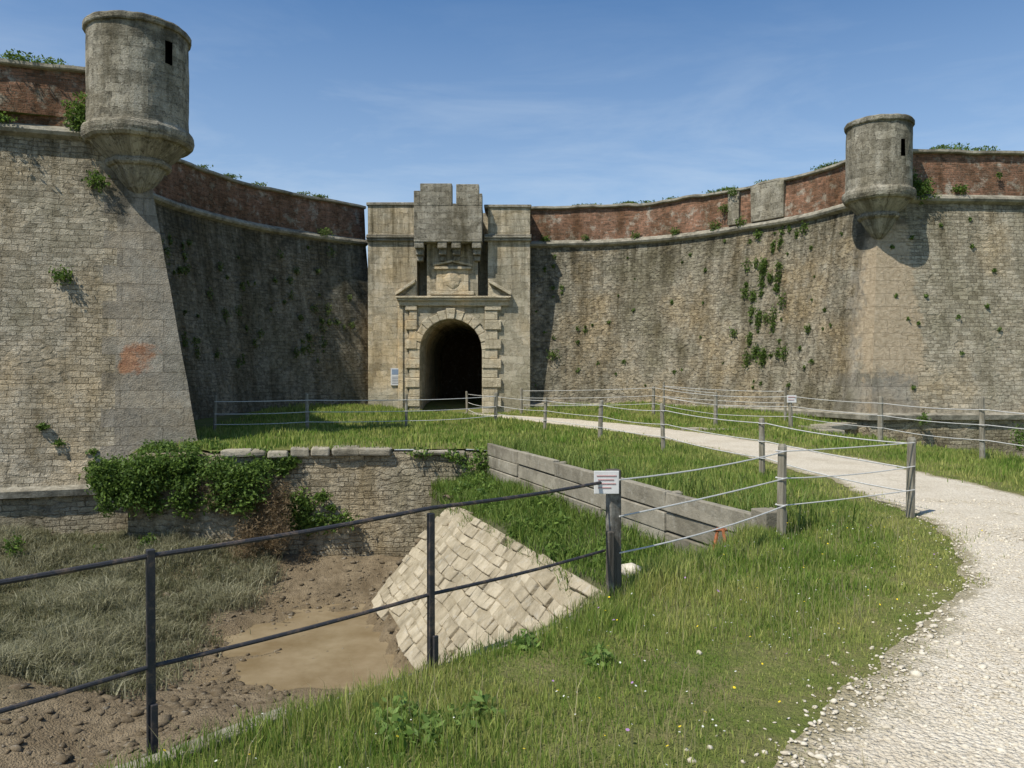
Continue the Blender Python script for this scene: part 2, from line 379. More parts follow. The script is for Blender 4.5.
for Pp,Nn in ((PL,NL),(PR_,NR)):
    prev=None
    for q,n in list(zip(Pp,Nn))[::3]+[(Pp[-1],Nn[-1])]:
        n=n.normalized(); a=bm.verts.new((q.x-n.x*.88,q.y-n.y*.88,8.1)); b=bm.verts.new((q.x-n.x*4,q.y-n.y*4,8.0))
        if prev: bm.faces.new([prev[0],a,b,prev[1]])
        prev=(a,b)
bm_obj('rampart_walkway',bm,M_ground)

# ------------------------------------------------------------------ turrets
def turret(cx,cy,R,ztop,slits,parent_name='watch_turret'):
    E=empty(parent_name,(cx,cy,0)); seg=72
    zb=7.85
    prof=[(.10,zb-1.6),(R*.25,zb-1.45),(R*.42,zb-1.2),(R*.54,zb-.97),(R*.60,zb-.95),(R*.64,zb-.90),(R*.64,zb-.82),(R*.60,zb-.78),(R*.80,zb-.56),(R*.93,zb-.40),(R*1.02,zb-.38),(R*1.07,zb-.32),(R*1.10,zb-.2),(R*1.10,zb-.10),(R*1.07,zb-.03),(R*1.01,zb),(R,zb+.06)]
    z=zb+.36
    while z<ztop-.4: prof.append((R*(1-.004*(z-zb)),z)); z+=.28
    prof+=[(R*.985,ztop-.22),(R*.99,ztop-.19),(R*1.03,ztop-.18),(R*1.045,ztop-.15),(R*1.045,ztop-.05),(R*1.02,ztop-.01),(R*.95,ztop+.02),(R*.6,ztop+.05),(R*.2,ztop+.07),(0.01,ztop+.07)]
    V=[];F=[];UV=[];m=len(prof)
    for k in range(seg):
        a=2*math.pi*k/seg
        for (r,z) in prof:
            rr=r*(1+.016*mnoise.noise(Vector((math.cos(a)*2+cx,math.sin(a)*2,z*1.8)))+.012*mnoise.noise(Vector((math.cos(a)*7+cx,math.sin(a)*7,z*6))))
            V.append((rr*math.cos(a),rr*math.sin(a),z+.03*mnoise.noise(Vector((math.cos(a)*4,math.sin(a)*4,z+cx)))))
    for k in range(seg):
        a=(k+.5)*2*math.pi/seg
        for j in range(m-1):
            zm=(prof[j][1]+prof[j+1][1])/2
            skip=False
            for (sa,z0,z1) in slits:
                if abs(((a-sa+math.pi)%(2*math.pi))-math.pi)<math.pi/seg*1.05 and z0<zm<z1: skip=True
            if skip: continue
            q=[(k*m+j),(((k+1)%seg)*m+j),(((k+1)%seg)*m+j+1),(k*m+j+1)]; F.append(q)
            for idx,vi in enumerate(q):
                kk=k+(1 if idx in(1,2) else 0); UV.append((kk/seg*2*math.pi*R,prof[vi%m][1]+ (R-prof[vi%m][0])*.7))
    me=bpy.data.meshes.new('turret_body'); me.from_pydata(V,[],F); me.update()
    me.uv_layers.new(name='UVMap').data.foreach_set('uv',np.array(UV,dtype=np.float32).ravel()); me.materials.append(M_turret)
    ca=me.color_attributes.new(name='paint',type='FLOAT_COLOR',domain='POINT')
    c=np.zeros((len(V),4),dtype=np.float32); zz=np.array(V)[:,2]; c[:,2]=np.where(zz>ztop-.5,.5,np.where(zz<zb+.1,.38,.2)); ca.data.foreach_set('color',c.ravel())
    link(bpy.data.objects.new('turret_body',me),E)
    bm=bmesh.new(); bmesh.ops.create_cone(bm,segments=32,radius1=R*.72,radius2=R*.72,depth=ztop-zb-.4,cap_ends=True)
    bmesh.ops.translate(bm,verts=bm.verts,vec=(0,0,(ztop+zb)/2)); bm_obj('inner_wall',bm,M_black,E)
    return E
turret(-9.45,20.3,1.19,10.38,[(math.radians(-30),9.2,9.9)])
turret(12.28,26.85,1.03,10.12,[(math.radians(-70),8.7,9.4)])

# ------------------------------------------------------------------ gatehouse
G=empty('gatehouse'); Y0=35.0
cx,R0,zs=-2.67,1.36,2.8
bm=bmesh.new()
xl,xr,zt=-6.3,.79,4.95
def quad(bm,*p): return bm.faces.new([bm.verts.new(q) for q in p])
def zsub(x0,x1,y,z0,z1):
    quad(bm,(x0,y,z0),(x1,y,z0),(x1,y,z1),(x0,y,z1))
zsub(xl,cx-R0,Y0,-.6,zt); zsub(cx+R0,xr,Y0,-.6,zt)
ns=20
for i in range(ns):
    a0=math.pi-math.pi*i/ns; a1=math.pi-math.pi*(i+1)/ns
    p0=(cx+R0*math.cos(a0),zs+R0*math.sin(a0)); p1=(cx+R0*math.cos(a1),zs+R0*math.sin(a1))
    quad(bm,(p0[0],Y0,p0[1]),(p1[0],Y0,p1[1]),(p1[0],Y0,zt),(p0[0],Y0,zt))
    quad(bm,(p0[0],Y0,p0[1]),(p1[0],Y0,p1[1]),(p1[0],Y0+12,p1[1]),(p0[0],Y0+12,p0[1]))
for sx in (cx-R0,cx+R0): quad(bm,(sx,Y0,-.6),(sx,Y0+12,-.6),(sx,Y0+12,zs),(sx,Y0,zs))
quad(bm,(xl,Y0,-.6),(xl,Y0+3,-.6),(xl,Y0+3,9.2),(xl,Y0,9.2)); quad(bm,(xr,Y0,-.6),(xr,Y0+3,-.6),(xr,Y0+3,9.2),(xr,Y0,9.2))
bm_obj('arch_front',bm,M_gate,G,recalc=False)
bm=bmesh.new()
box(bm,xl,-4.16,Y0,Y0+3,zt,9.1); box(bm,-1.05,xr,Y0,Y0+3,zt,9.0); box(bm,-3.72,-1.49,Y0+.02,Y0+3,zt,9.0); box(bm,-4.16,-3.72,Y0+1.1,Y0+3,zt,9.0); box(bm,-1.49,-1.05,Y0+1.1,Y0+3,zt,9.0)
bm_obj('upper_wall',bm,M_gate,G,recalc=True)
bm=bmesh.new()
for (a,b,zt2) in ((xl-.06,-4.26,9.1),(-1.22,xr+.06,9.0)):
    box(bm,a,b,Y0-.12,Y0+.5,7.55,7.66); box(bm,a+.0,b,Y0-.18,Y0+.5,7.663,7.76); box(bm,a,b,Y0-.08,Y0+.5,7.763,7.84)
    box(bm,a,b,Y0-.06,Y0+3.1,zt2+.003,zt2+.14)
bm_obj('cornice',bm,M_turret,G,bevel=.03)
bm=bmesh.new()
box(bm,-4.22,-1.28,Y0-.6,Y0+.4,7.42,8.95)
def gap(a,b,h): box(bm,a,b,Y0-.6,Y0-.1,8.953,h)
gap(-4.22,-3.95,9.62); gap(-3.947,-2.58,9.93); gap(-2.40,-1.42,9.9); gap(-1.417,-1.28,9.5)
box(bm,-4.2,-3.97,Y0-.097,Y0+.5,8.953,9.6); box(bm,-1.53,-1.3,Y0-.097,Y0+.5,8.953,9.45)
box(bm,-2.577,-2.403,Y0-.56,Y0-.12,8.953,9.08)
for x in (-4.2,-3.2,-2.6,-1.72):
    w=.44
    box(bm,x,x+w*.9,Y0-.57,Y0+.3,7.16,7.417); box(bm,x+.03,x+w*.9-.03,Y0-.38,Y0+.3,6.9,7.157); box(bm,x+.06,x+w*.9-.06,Y0-.2,Y0+.3,6.66,6.897)
bm_obj('machicolation',bm,M_turret,G,bevel=.03)
bm=bmesh.new()
box(bm,-4.95,-.15,Y0-.14,Y0-.003,4.72,4.93); box(bm,-5.0,-.1,Y0-.24,Y0-.003,4.933,5.04); box(bm,-5.06,-.04,Y0-.3,Y0-.003,5.043,5.13)
def rake(xa,za,xb,zb,th=.15,d=.3):
    hexa(bm,[(xa,Y0-d,za),(xb,Y0-d,zb),(xb,Y0-.003,zb),(xa,Y0-.003,za),(xa,Y0-d,za+th),(xb,Y0-d,zb+th),(xb,Y0-.003,zb+th),(xa,Y0-.003,za+th)])
rake(-5.06,5.15,-4.2,5.72); rake(-1.02,5.72,-.04,5.15)
hexa(bm,[(-4.75,Y0-.1,5.135),(-4.2,Y0-.1,5.135),(-4.2,Y0-.004,5.135),(-4.75,Y0-.004,5.135),(-4.3,Y0-.1,5.55),(-4.2,Y0-.1,5.64),(-4.2,Y0-.004,5.64),(-4.3,Y0-.004,5.55)])
hexa(bm,[(-1.02,Y0-.1,5.135),(-.4,Y0-.1,5.135),(-.4,Y0-.004,5.135),(-1.02,Y0-.004,5.135),(-1.02,Y0-.1,5.64),(-.9,Y0-.1,5.55),(-.9,Y0-.004,5.55),(-1.02,Y0-.004,5.64)])
box(bm,-3.55,-1.66,Y0-.1,Y0+.01,5.2,5.36); box(bm,-3.3,-1.9,Y0-.06,Y0+.01,5.363,6.3); box(bm,-3.42,-1.78,Y0-.16,Y0+.01,6.303,6.42)
rake(-3.45,6.43,-2.6,6.62,.1,.14); rake(-2.6,6.62,-1.75,6.43,.1,.14)
bm_obj('pediment',bm,M_gatew,G,bevel=.02)
bm=bmesh.new(); bmesh.ops.create_uvsphere(bm,u_segments=20,v_segments=12,radius=1)
for v in bm.verts:
    v.co=Vector((v.co.x*.38*(1 if v.co.z>-.2 else 1+.6*(v.co.z+.2))*(1+.12*math.sin(v.co.z*9)),v.co.y*.08,v.co.z*.38)); v.co+=Vector((-2.6,Y0-.05,5.83))
bm_obj('coat_of_arms',bm,M_gatew,G)
bm=bmesh.new(); z=-.1; i=0
while z<4.6:
    h=.42; wd=.62 if i%2 else .46; pr=.13 if i%2 else .08
    box(bm,cx-R0-wd,cx-R0+.0 if z<zs-.2 else cx-R0-.12,Y0-pr,Y0-.003,z,z+h-.012,); box(bm,cx+R0 if z<zs-.2 else cx+R0+.12,cx+R0+wd+.22,Y0-pr,Y0-.003,z,z+h-.012)
    z+=h;i+=1
box(bm,-4.98,-4.76,Y0-.07,Y0-.004,-.1,4.7)
nv=13
for i in range(nv):
    a0=math.pi-math.pi*(i+.02)/nv; a1=math.pi-math.pi*(i+.98)/nv; ro=R0+(.40 if i%2 else .32); d=.13 if i%2 else .1
    if i==nv//2: ro=R0+.46; d=.2
    c=[]
    for yy in (Y0-d,Y0-.002):
        for (r,a) in ((R0-.01,a0),(R0-.01,a1),(ro,a1),(ro,a0)): c.append((cx+r*math.cos(a),yy,zs+r*math.sin(a)))
    hexa(bm,c)
bm_obj('arch_surround',bm,M_gatew,G,bevel=.025)
bm=bmesh.new()
for i in range(9):
    x=cx-R0+i*2*R0/9; box(bm,x+.002,x+2*R0/9-.002,Y0+11.0,Y0+11.12,-.1,4.4)
for z in (.6,2.2,3.4): box(bm,cx-R0,cx+R0,Y0+10.9,Y0+10.99,z,z+.18)
bm_obj('gate_door',bm,M_door,G)
bm=bmesh.new(); box(bm,cx-R0,cx+R0,Y0-.2,Y0+12,-.1,.03); bm_obj('threshold',bm,M_conc,G)
E=empty('information_sign'); bm=bmesh.new(); box(bm,-5.3,-4.82,Y0-.06,Y0-.01,1.25,2.0); bm_obj('panel',bm,M_sign,E)
bm=bmesh.new(); box(bm,-5.25,-4.87,Y0-.066,Y0-.061,1.72,1.95)
bm_obj('picture',bm,M_blue,E)
bm=bmesh.new()
for i in range(5): box(bm,-5.24,-4.9-.05*(i%2),Y0-.066,Y0-.061,1.32+i*.07,1.345+i*.07)
bm_obj('text_lines',bm,M_grey,E)

# ------------------------------------------------------------------ path, ground, moat
Lp=[(-1.0,-8),(-.2,-2),(.3,1),(.7,2.4),(1.12,3.46),(2.35,4.95),(3.35,6.04),(4.15,7.35),(4.75,9.07),(5.05,11.8),(4.95,15.6),(4.1,20.9),(2.7,24.7),(-.4,31.0),(-3.7,34.9)]
Rp=[(3.5,-8),(5.2,-2),(6.3,1),(6.8,2.4),(7.0,3.5),(7.2,5.5),(7.3,7),(7.3,9),(7.2,10.9),(7.2,13.6),(7.0,16.6),(6.2,20.9),(4.6,26),(1.9,31.2),(-1.6,34.9)]
def resample(P,n):
    Q=catmull([Vector(p) for p in P],.2); d=[0]
    for a,b in zip(Q,Q[1:]): d.append(d[-1]+(b-a).length)
    ts=np.linspace(0,d[-1],n); return np.stack([np.interp(ts,d,[q.x for q in Q]),np.interp(ts,d,[q.y for q in Q])],1)
nP=320
Lr=np.concatenate([resample([Lp[0],Lp[1],Lp[2],Lp[3]],20)[:-1],resample(Lp[3:],nP)]); Rr=np.concatenate([resample([Rp[0],Rp[1],Rp[2],Rp[3]],20)[:-1],resample(Rp[3:],nP)])
for A,sg in ((Lr,1),(Rr,-1)):
    w=pn(A[:,0],A[:,1],1.8,3)*.14+pn(A[:,0],A[:,1],6,5)*.07+pn(A[:,0],A[:,1],15,5)*.03
    A[:,0]+=w
pathpoly=[tuple(p) for p in Lr]+[tuple(p) for p in Rr[::-1]]
pp_s=[tuple(p) for p in Lr[::5]]+[tuple(p) for p in Rr[::-5]]
nc=14; V=[];F=[];cc=[]
for i in range(len(Lr)):
    for j in range(nc+1):
        t=j/nc; p=Lr[i]*(1-t)+Rr[i]*t
        zz=.016+.010*float(pn(p[0],p[1],2.2,1))*(1 if 0<j<nc else 0)
        if j in(0,nc): zz=.006
        V.append((p[0],p[1],zz)); e=min(j,nc-j)/nc; cc.append(max(0,1-e*7)*1.15+.5*math.exp(-((t-.5)/.09)**2)*(1 if p[1]<18 else .5))
for i in range(len(Lr)-1):
    for j in range(nc): F.append((i*(nc+1)+j,i*(nc+1)+j+1,(i+1)*(nc+1)+j+1,(i+1)*(nc+1)+j))
cc=np.array(cc); mesh_np('gravel_path',V,F,M_path,col=np.stack([cc]*3,1),smooth=True)

near=[(-8,-3),(-3.6,1.55),(-2.0,3.02),(-1.5,3.5),(-1.12,3.97),(.22,5.27),(.72,6.15),(1.7,7.3),(2.72,8.75)]
W0=Vector((2.72,8.75)); W1=Vector((-.5,17.9))
moat=near+[(-.5,17.9),(-1.06,18.35),(-3.5,18.25),(-6.7,17.75),(-8.6,20.0),(-26,15.4),(-26,-12)]
moatR=[(10.9,2),(10.5,10),(10.3,14),(9.9,18.5),(9.3,22.5),(8.9,24.2),(11.7,26.5),(14,28),(45,30.3),(45,0)]
fort=[(p.x+n.x*off(0)*.85,p.y+n.y*off(0)*.85) for p,n in list(zip(PL,NL))[::4]]+[(-6.3,35),(.8,35)]+[(p.x+n.x*off(0)*.85,p.y+n.y*off(0)*.85) for p,n in list(zip(PR_,NR))[::4]]+[(46,80),(-26,80)]
def gh(x,y):
    x=np.asarray(x,float); y=np.asarray(y,float)
    ip=inpoly(x,y,pp_s); db=dseg(x,y,pp_s,True); dp=np.where(ip,0,db); k=np.clip((dp-.25)/1.5,0,1)
    dm=np.minimum(dseg(x,y,moat,True),dseg(x,y,moatR,True)); kn=np.clip(dm/.6,.15,1)
    h=k*kn*(.05+.05*pn(x,y,1.1)+.025*pn(x,y,3.3,2)-.02)
    h=h+.38*np.clip((y-25)/8,0,1)*np.clip((dp-.6)/3,0,1)*np.clip(dm/2,0,1)
    far=np.clip((np.abs(x)+np.abs(y)-90)/50,0,1); h=h*(1-far)
    return np.where(ip,-.04*np.clip((db-.45)/.3,0,1),h)
gx=np.arange(-13,15,.4); gy=np.arange(-4,38,.4); X,Y=np.meshgrid(gx,gy); pts=np.stack([X.ravel(),Y.ravel()],1)+rng.uniform(-.04,.04,(X.size,2))
co=[]
for r in (60,100,200,500,1500,4000):
    for k in range(24): a=k*2*math.pi/24+.05; co.append((r*math.cos(a),r*math.sin(a)+10))
gx=np.arange(-50,52,5.); X,Y=np.meshgrid(gx,np.arange(-40,60,5.)); m=(X<-13)|(X>15)|(Y<-4)|(Y>38); co+=list(zip(X[m]+.03,Y[m]+.02))
dm=np.minimum(dseg(pts[:,0],pts[:,1],moat,True),dseg(pts[:,0],pts[:,1],moatR,True)); pts=pts[dm>.12]
allp=[Vector((float(a),float(b))) for a,b in pts]+[Vector((float(a),float(b))) for a,b in co]
edges=[]
for poly in (moat,moatR):
    dp=[]
    for i in range(len(poly)):
        a=Vector(poly[i]); b=Vector(poly[(i+1)%len(poly)]); n=max(1,int((b-a).length/.6)); dp+=[a.lerp(b,k/n) for k in range(n)]
    s=len(allp); allp+=dp; edges+=[(s+i,s+(i+1)%len(dp)) for i in range(len(dp))]
r=delaunay_2d_cdt(allp,edges,[],0,1e-5); VX=np.array([(v.x,v.y) for v in r[0]]); T=np.array([f for f in r[2] if len(f)==3])
cen=VX[T].mean(1); keep=~(inpoly(cen[:,0],cen[:,1],moat)|inpoly(cen[:,0],cen[:,1],moatR)); T=T[keep]
Z=gh(VX[:,0],VX[:,1]); mesh_np('ground',np.column_stack([VX,Z]),T,M_ground,smooth=True)

u=(W0-W1).normalized(); nrm=Vector((u.y,-u.x))
if nrm.x>0: nrm=-nrm
def mh(x,y):
    s=(x-W1.x)*nrm.x+(y-W1.y)*nrm.y; t=(x-W1.x)*u.x+(y-W1.y)*u.y
    fl=-2.93+.10*pn(x,y,.8,2)+.05*pn(x,y,3,4)+.035*pn(x,y,8,1)
    fl=fl+.45*np.clip((-x-4.8)/2.5,0,1)
    fl=fl+.4*np.clip((12.0-y)/2,0,1)*np.clip((-x-1.8)/2,0,1)
    fl=fl-.08*np.exp(-(((x+3.0)/1.5)**2+((y-13.6)/2.2)**2))
    fl=fl+.5*np.clip((y-16.2)/1.6,0,1)
    sl=np.where(s<1.25,-.55-.4*s/1.25,-.95-(s-1.25)*1.08)-.12
    sl=np.where(s<1.15,sl+.12+.06*pn(x,y,2.5),sl)
    z=np.where(s<2.95,np.maximum(sl,fl),fl)
    z=np.where((t<.9)&(s>1.2),np.maximum(fl,-.7-(s)*1.0-.4),z)
    dn=dseg(x,y,near[5:]); z=np.maximum(z,-.12-dn*.95-np.clip((-.2-x)*1.5,0,9))
    return z
gx=np.arange(-26,3.4,.2); gy=np.arange(-12,21.2,.2); X,Y=np.meshgrid(gx,gy); Zm=mh(X,Y); nx=len(gx)
sX=(X-W1.x)*nrm.x+(Y-W1.y)*nrm.y; dnr=dseg(X,Y,near[5:]); gcol=((sX<1.3)|((dnr<1.6)&(Zm>-2.2))).astype(float); gcol=np.clip(gcol+.5*np.clip((-X-5.4)/2,0,1),0,1)
idx=np.arange(X.size).reshape(X.shape); F=np.stack([idx[:-1,:-1],idx[:-1,1:],idx[1:,1:],idx[1:,:-1]],-1).reshape(-1,4)
c4=X.ravel()[F].mean(1); d4=Y.ravel()[F].mean(1)
ins=inpoly(c4,d4,moat)|(dseg(c4,d4,moat,True)<.25); 
mesh_np('moat_floor',np.stack([X.ravel(),Y.ravel(),Zm.ravel()],1),F[ins],M_mud,col=np.stack([gcol.ravel()]*3,1),smooth=True)
gx=np.arange(8.4,46,.8); gy=np.arange(0,31,.8); X,Y=np.meshgrid(gx,gy); idx=np.arange(X.size).reshape(X.shape); F=np.stack([idx[:-1,:-1],idx[:-1,1:],idx[1:,1:],idx[1:,:-1]],-1).reshape(-1,4)
mesh_np('ditch_floor',np.stack([X.ravel(),Y.ravel(),(-2.6+.1*pn(X,Y,.8)).ravel()],1),F,M_ground,smooth=True)
bm=bmesh.new(); vs=[bm.verts.new((-3.1+2.6*math.cos(a)*1.0,13.3+3.2*math.sin(a),-2.962)) for a in np.linspace(0,2*math.pi,40,endpoint=False)]; bm.faces.new(vs); bm_obj('puddle_water',bm,M_water)

def vwall(name,pts,zt,zb,mat,out=1,th=.45):
    bm=bmesh.new(); P=[]
    for a,b in zip(pts,pts[1:]): P+=straight(a,b,.5)[:-1]
    P.append(Vector(pts[-1])); N=rings_for(P); prev=None; zz=list(np.linspace(zb,zt,7)); uvl=bm.loops.layers.uv.new('UVMap'); s=0
    for i,(p,n) in enumerate(zip(P,N)):
        if i: s+=(p-P[i-1]).length
        ring=[bm.verts.new((p.x+n.x*out*(.06*mnoise.noise(Vector((p.x*1.5,p.y*1.5,z*1.5)))+.03*(zt-z)),p.y+n.y*out*(.06*mnoise.noise(Vector((p.x*1.5,p.y*1.5,z*1.5)))+.03*(zt-z)),z)) for z in zz]
        ring.append(bm.verts.new((p.x-n.x*out*th,p.y-n.y*out*th,zt)))
        if prev:
            for j in range(len(ring)-1):
                f=bm.faces.new([prev[0][j],ring[j],ring[j+1],prev[0][j+1]])
                za=zz[j] ; zb2=zz[j+1] if j<6 else zt+th
                for l,(uu,v_) in zip(f.loops,((prev[1],za),(s,za),(s,zb2),(prev[1],zb2))): l[uvl].uv=(uu,v_)
        prev=(ring,s)
    return bm_obj(name,bm,mat,uv=False,recalc=False)
vwall('scarp_wall',[(-8.6,17.9),(-6.7,17.75),(-3.5,18.25),(-1.06,18.35),(-.45,17.9)],-.06,-3.3,M_low)
vwall('retaining_wall',[(-26,-21)]+near[:7],-.02,-3.4,M_low,out=-1,th=.02)
vwall('scarp_wall',[(10.9,2),(10.5,10),(10.3,14),(9.9,18.5),(9.3,22.5),(8.9,24.2),(11.6,26.4)],-.02,-3.0,M_low,th=.4)
# strip of earth between bastion foot and scarp wall
bm=bmesh.new(); vs=[bm.verts.new(p) for p in ((-8.6,17.95,-.075),(-6.7,17.8,-.075),(-6.5,18.6,-.03),(-7.4,20.2,-.03),(-9.2,20.2,-.03))]; bm.faces.new(vs); bm_obj('earth_bank',bm,M_ground)
def coping(name,pts,z,w,h,L,skip=0,mat=M_block,jit=.02,bev=.03):
    bm=bmesh.new(); cl=bm.verts.layers.float_color.new('Col')
    for a,b in zip(pts,pts[1:]):
        a=Vector(a); b=Vector(b); D=(b-a).length; d=0; t=(b-a)/D
        while d<D-.15:
            l=min(L*random.uniform(.6,1.4),D-d)
            if random.random()>skip:
                c=a+t*(d+l/2)
                g=random.random(); obox(bm,c,t,l-.015,w*random.uniform(.9,1.08),h*random.uniform(.8,1.1),z+random.uniform(-.02,.015),jit,cl=cl,col=(g,g,g,1))
            d+=l
    return bm_obj(name,bm,mat,bevel=bev)
coping('stone_coping',[(-6.5,17.9),(-3.5,18.4),(-2.7,18.41)],-.14,.5,.17,.55,jit=.03,bev=.04)
coping('stone_coping',[(-2.3,18.45),(-1.06,18.45)],-.14,.5,.15,.5,jit=.03,bev=.04)
coping('stone_coping',[(9.2,22.6),(8.85,24.1),(11.0,26.0)],-.04,.55,.22,.9)
coping('stone_coping',[(5.2,24.6),(8.8,24.3)],-.03,.35,.12,.9,skip=.2)
coping('concrete_kerb',[(-3.6,1.58),(-2.0,3.04),(-1.5,3.52),(-1.12,3.98),(.2,5.26),(.68,6.0)],-.08,.09,.11,1.1,mat=M_conc,jit=.004,bev=.01)

bm=bmesh.new(); cl=bm.verts.layers.float_color.new('Col'); t=(W1-W0).normalized(); D=(W1-W0).length; hh=.27
nseg=5
for i in range(nseg):
    for r_ in range(3):
        a=W0+t*(D*i/nseg+.01); b=W0+t*(D*(i+1)/nseg-.01); c=(a+b)/2+nrm*random.uniform(-.02,.02); g=random.random()
        obox(bm,c,t,(b-a).length,.11+random.uniform(-.01,.01),hh-.014,-.63+r_*hh+random.uniform(-.01,.01),.012,cl=cl,col=(g,g,g,1))
for i in range(1,nseg):
    c=W0+t*(D*i/nseg)+nrm*-.12; obox(bm,c,t,.14,.14,.95,-.8,.01,cl=cl,col=(.3,.3,.3,1))
obox(bm,W0-t*.16,t,.26,.28,.74,-.5,.015,cl=cl,col=(.2,.2,.2,1))
bm_obj('concrete_board_wall',bm,M_conc,bevel=.012)

bm=bmesh.new(); cl=bm.verts.layers.float_color.new('Col')
sl_len=2.45; dirS=Vector((nrm.x,nrm.y,-1.08)).normalized(); nS=Vector((nrm.x*1.08,nrm.y*1.08,1)).normalized(); u3=Vector((u.x,u.y,0))
org=Vector((W1.x,W1.y,0))+Vector((nrm.x,nrm.y,0))*1.2+Vector((0,0,-.93))
hexa(bm,[org+u3*a+dirS*d_+nS*k for k in (-.2,-.008) for (a,d_) in ((1.1,.0),(9.2,.0),(9.2,2.35),(1.25,2.3))],cl=cl,col=(.1,.1,.1,1))
row=0; d=0
while d<sl_len:
    h=random.uniform(.14,.23); a=.95+ .35*random.random()+.12*d; amax=9.3
    while a<amax:
        l=random.uniform(.18,.45)
        edge=(d<.3 or d>sl_len-.35)
        if random.random()>(.25 if edge else .06):
            g=random.random()**1.2; lift=random.uniform(-.025,.03); P=[]
            for k in (-.14,.02+lift):
                for (aa,dd) in ((a+.006,d+.006),(a+l-.006,d+.006),(a+l-.006,d+h-.006),(a+.006,d+h-.006)):
                    wv=.10*mnoise.noise(Vector((aa*.7,dd*.9,0)))
                    q=org+u3*(aa+random.uniform(-.02,.02))+dirS*(dd+wv+random.uniform(-.015,.015))+nS*(k+wv*.6+random.uniform(-.015,.015)); P.append(q)
            hexa(bm,P,cl=cl,col=(g,g,g,1))
        a+=l
    d+=h; row+=1
bm_obj('stone_ramp',bm,M_ramp,bevel=.018)

# ------------------------------------------------------------------ rocks
ico=bmesh.new(); bmesh.ops.create_icosphere(ico,subdivisions=1,radius=1); icoV=np.array([v.co[:] for v in ico.verts]); icoF=np.array([[v.index for v in f.verts] for f in ico.faces]); ico.free()
def rocks(name,P,r,mat,flat=.6,jit=.25):
    n=len(P); k=len(icoV); A=np.repeat(icoV[None],n,0)*(1+rng.uniform(-jit,jit,(n,k,1)))
    sc=np.stack([r*rng.uniform(.7,1.4,n),r*rng.uniform(.6,1.2,n),r*flat*rng.uniform(.6,1.2,n)],1); A=A*sc[:,None,:]
    a=rng.uniform(0,6.28,n); ca,sa=np.cos(a)[:,None],np.sin(a)[:,None]; x=A[...,0]*ca-A[...,1]*sa; y=A[...,0]*sa+A[...,1]*ca; tl=rng.uniform(-.35,.35,n)[:,None]
    A=np.stack([x,y,A[...,2]+x*tl],-1)+P[:,None,:]
    F=(icoF[None]+(np.arange(n)*k)[:,None,None]).reshape(-1,3); c=np.repeat(rng.uniform(0,1,n),k)
    return mesh_np(name,A.reshape(-1,3),F,mat,col=np.stack([c]*3,1))
n=3400; x=rng.uniform(-8,-1.2,n); y=rng.uniform(8.6,12.9,n); k=pn(x,y,1.3,8)+rng.normal(0,.6,n)-np.clip((x+3.4)*.8,0,3)-np.clip((y-10.9)*.9,0,3)>-.15; x,y=x[k],y[k]
rocks('rubble_stones',np.stack([x,y,mh(x,y)-.005],1),rng.gamma(1.8,.016,len(x))+.012,M_rock,jit=.4,flat=.5)
n=2200; x=rng.uniform(-7.5,-.5,n); y=rng.uniform(11,18,n); rocks('rubble_stones',np.stack([x,y,mh(x,y)],1),rng.gamma(1.8,.014,n)+.010,M_rock,jit=.4,flat=.5)
n=30000; x=rng.uniform(.2,6.6,n); y=2.3+rng.power(.62,n)*8.5; dp=dseg(x,y,pp_s,True); ins=inpoly(x,y,pathpoly); k=ins|((dp<rng.exponential(.10,n))&(rng.uniform(0,1,n)<.5)); x,y,dp=x[k],y[k],dp[k]
rocks('gravel_stones',np.stack([x,y,np.where(inpoly(x,y,pathpoly),.016,gh(x,y)+.003)],1),rng.gamma(2.0,.0034,len(x))+.003,M_peb,flat=.6)
rocks('boulder',np.array([[1.05,7.0,-.02],[.95,7.1,-.05]]),np.array([.12,.09]),M_peb,flat=.7)

# ------------------------------------------------------------------ grass
def blades(name,P,h,w,colA,colB,t,bend=.45,mat=M_fol,seg=True):
    n=len(P); a=rng.uniform(0,6.28,n); side=np.stack([np.cos(a),np.sin(a),np.zeros(n)],1)*(w/2)[:,None]
    b=rng.uniform(0,6.28,n); be=rng.uniform(.1,1,n)*bend; ln=np.stack([np.cos(b),np.sin(b),np.zeros(n)],1)*(h*be)[:,None]
    up=np.zeros((n,3)); up[:,2]=h
    mid=P+up*.55+ln*.3; tip=P+up*(1-.35*be)[:,None]+ln
    V=np.stack([P-side,P+side,mid-side*.75,mid+side*.75,tip],1).reshape(-1,3)
    T=np.array([[0,1,3],[0,3,2],[2,3,4]]); T=(T[None]+(np.arange(n)*5)[:,None,None]).reshape(-1,3)
    c=np.asarray(colA)[None]*(1-t[:,None])+np.asarray(colB)[None]*t[:,None]; c=c*rng.uniform(.75,1.25,(n,1)); c=np.repeat(c,5,0)
    return mesh_np(name,V,T,mat,col=c)
GA=(.155,.255,.035); GB=(.43,.44,.13)
def scatter(n,x0,x1,y0,y1,power=None):
    x=rng.uniform(x0,x1,n); y=rng.uniform(y0,y1,n); return x,y
def okgrass(x,y,soft=.12):
    k=~(inpoly(x,y,moat)|inpoly(x,y,moatR)|inpoly(x,y,fort))
    ip=inpoly(x,y,pathpoly); dp=dseg(x,y,pp_s,True)
    edge=np.where(ip,-dp,dp); k&=(edge>-.07+rng.normal(.0,soft,len(x))+.14*pn(x,y,5,3)); 
    k&=(dp>.6)|(ip==False)&(rng.uniform(0,1,len(x))<np.clip(.5+dp*.9,0,1))|(ip&(rng.uniform(0,1,len(x))<.4))
    return k
spec=[(150000,-2.3,4.6,2.3,6.2,.03,.10,.005,'g'),(105000,-1.2,5.6,6.2,10.5,.05,.13,.0078,'g'),(50000,-.6,10.6,10.5,18,.06,.16,.014,'g'),(75000,-9.5,13,18,36,.08,.2,.027,'g')]
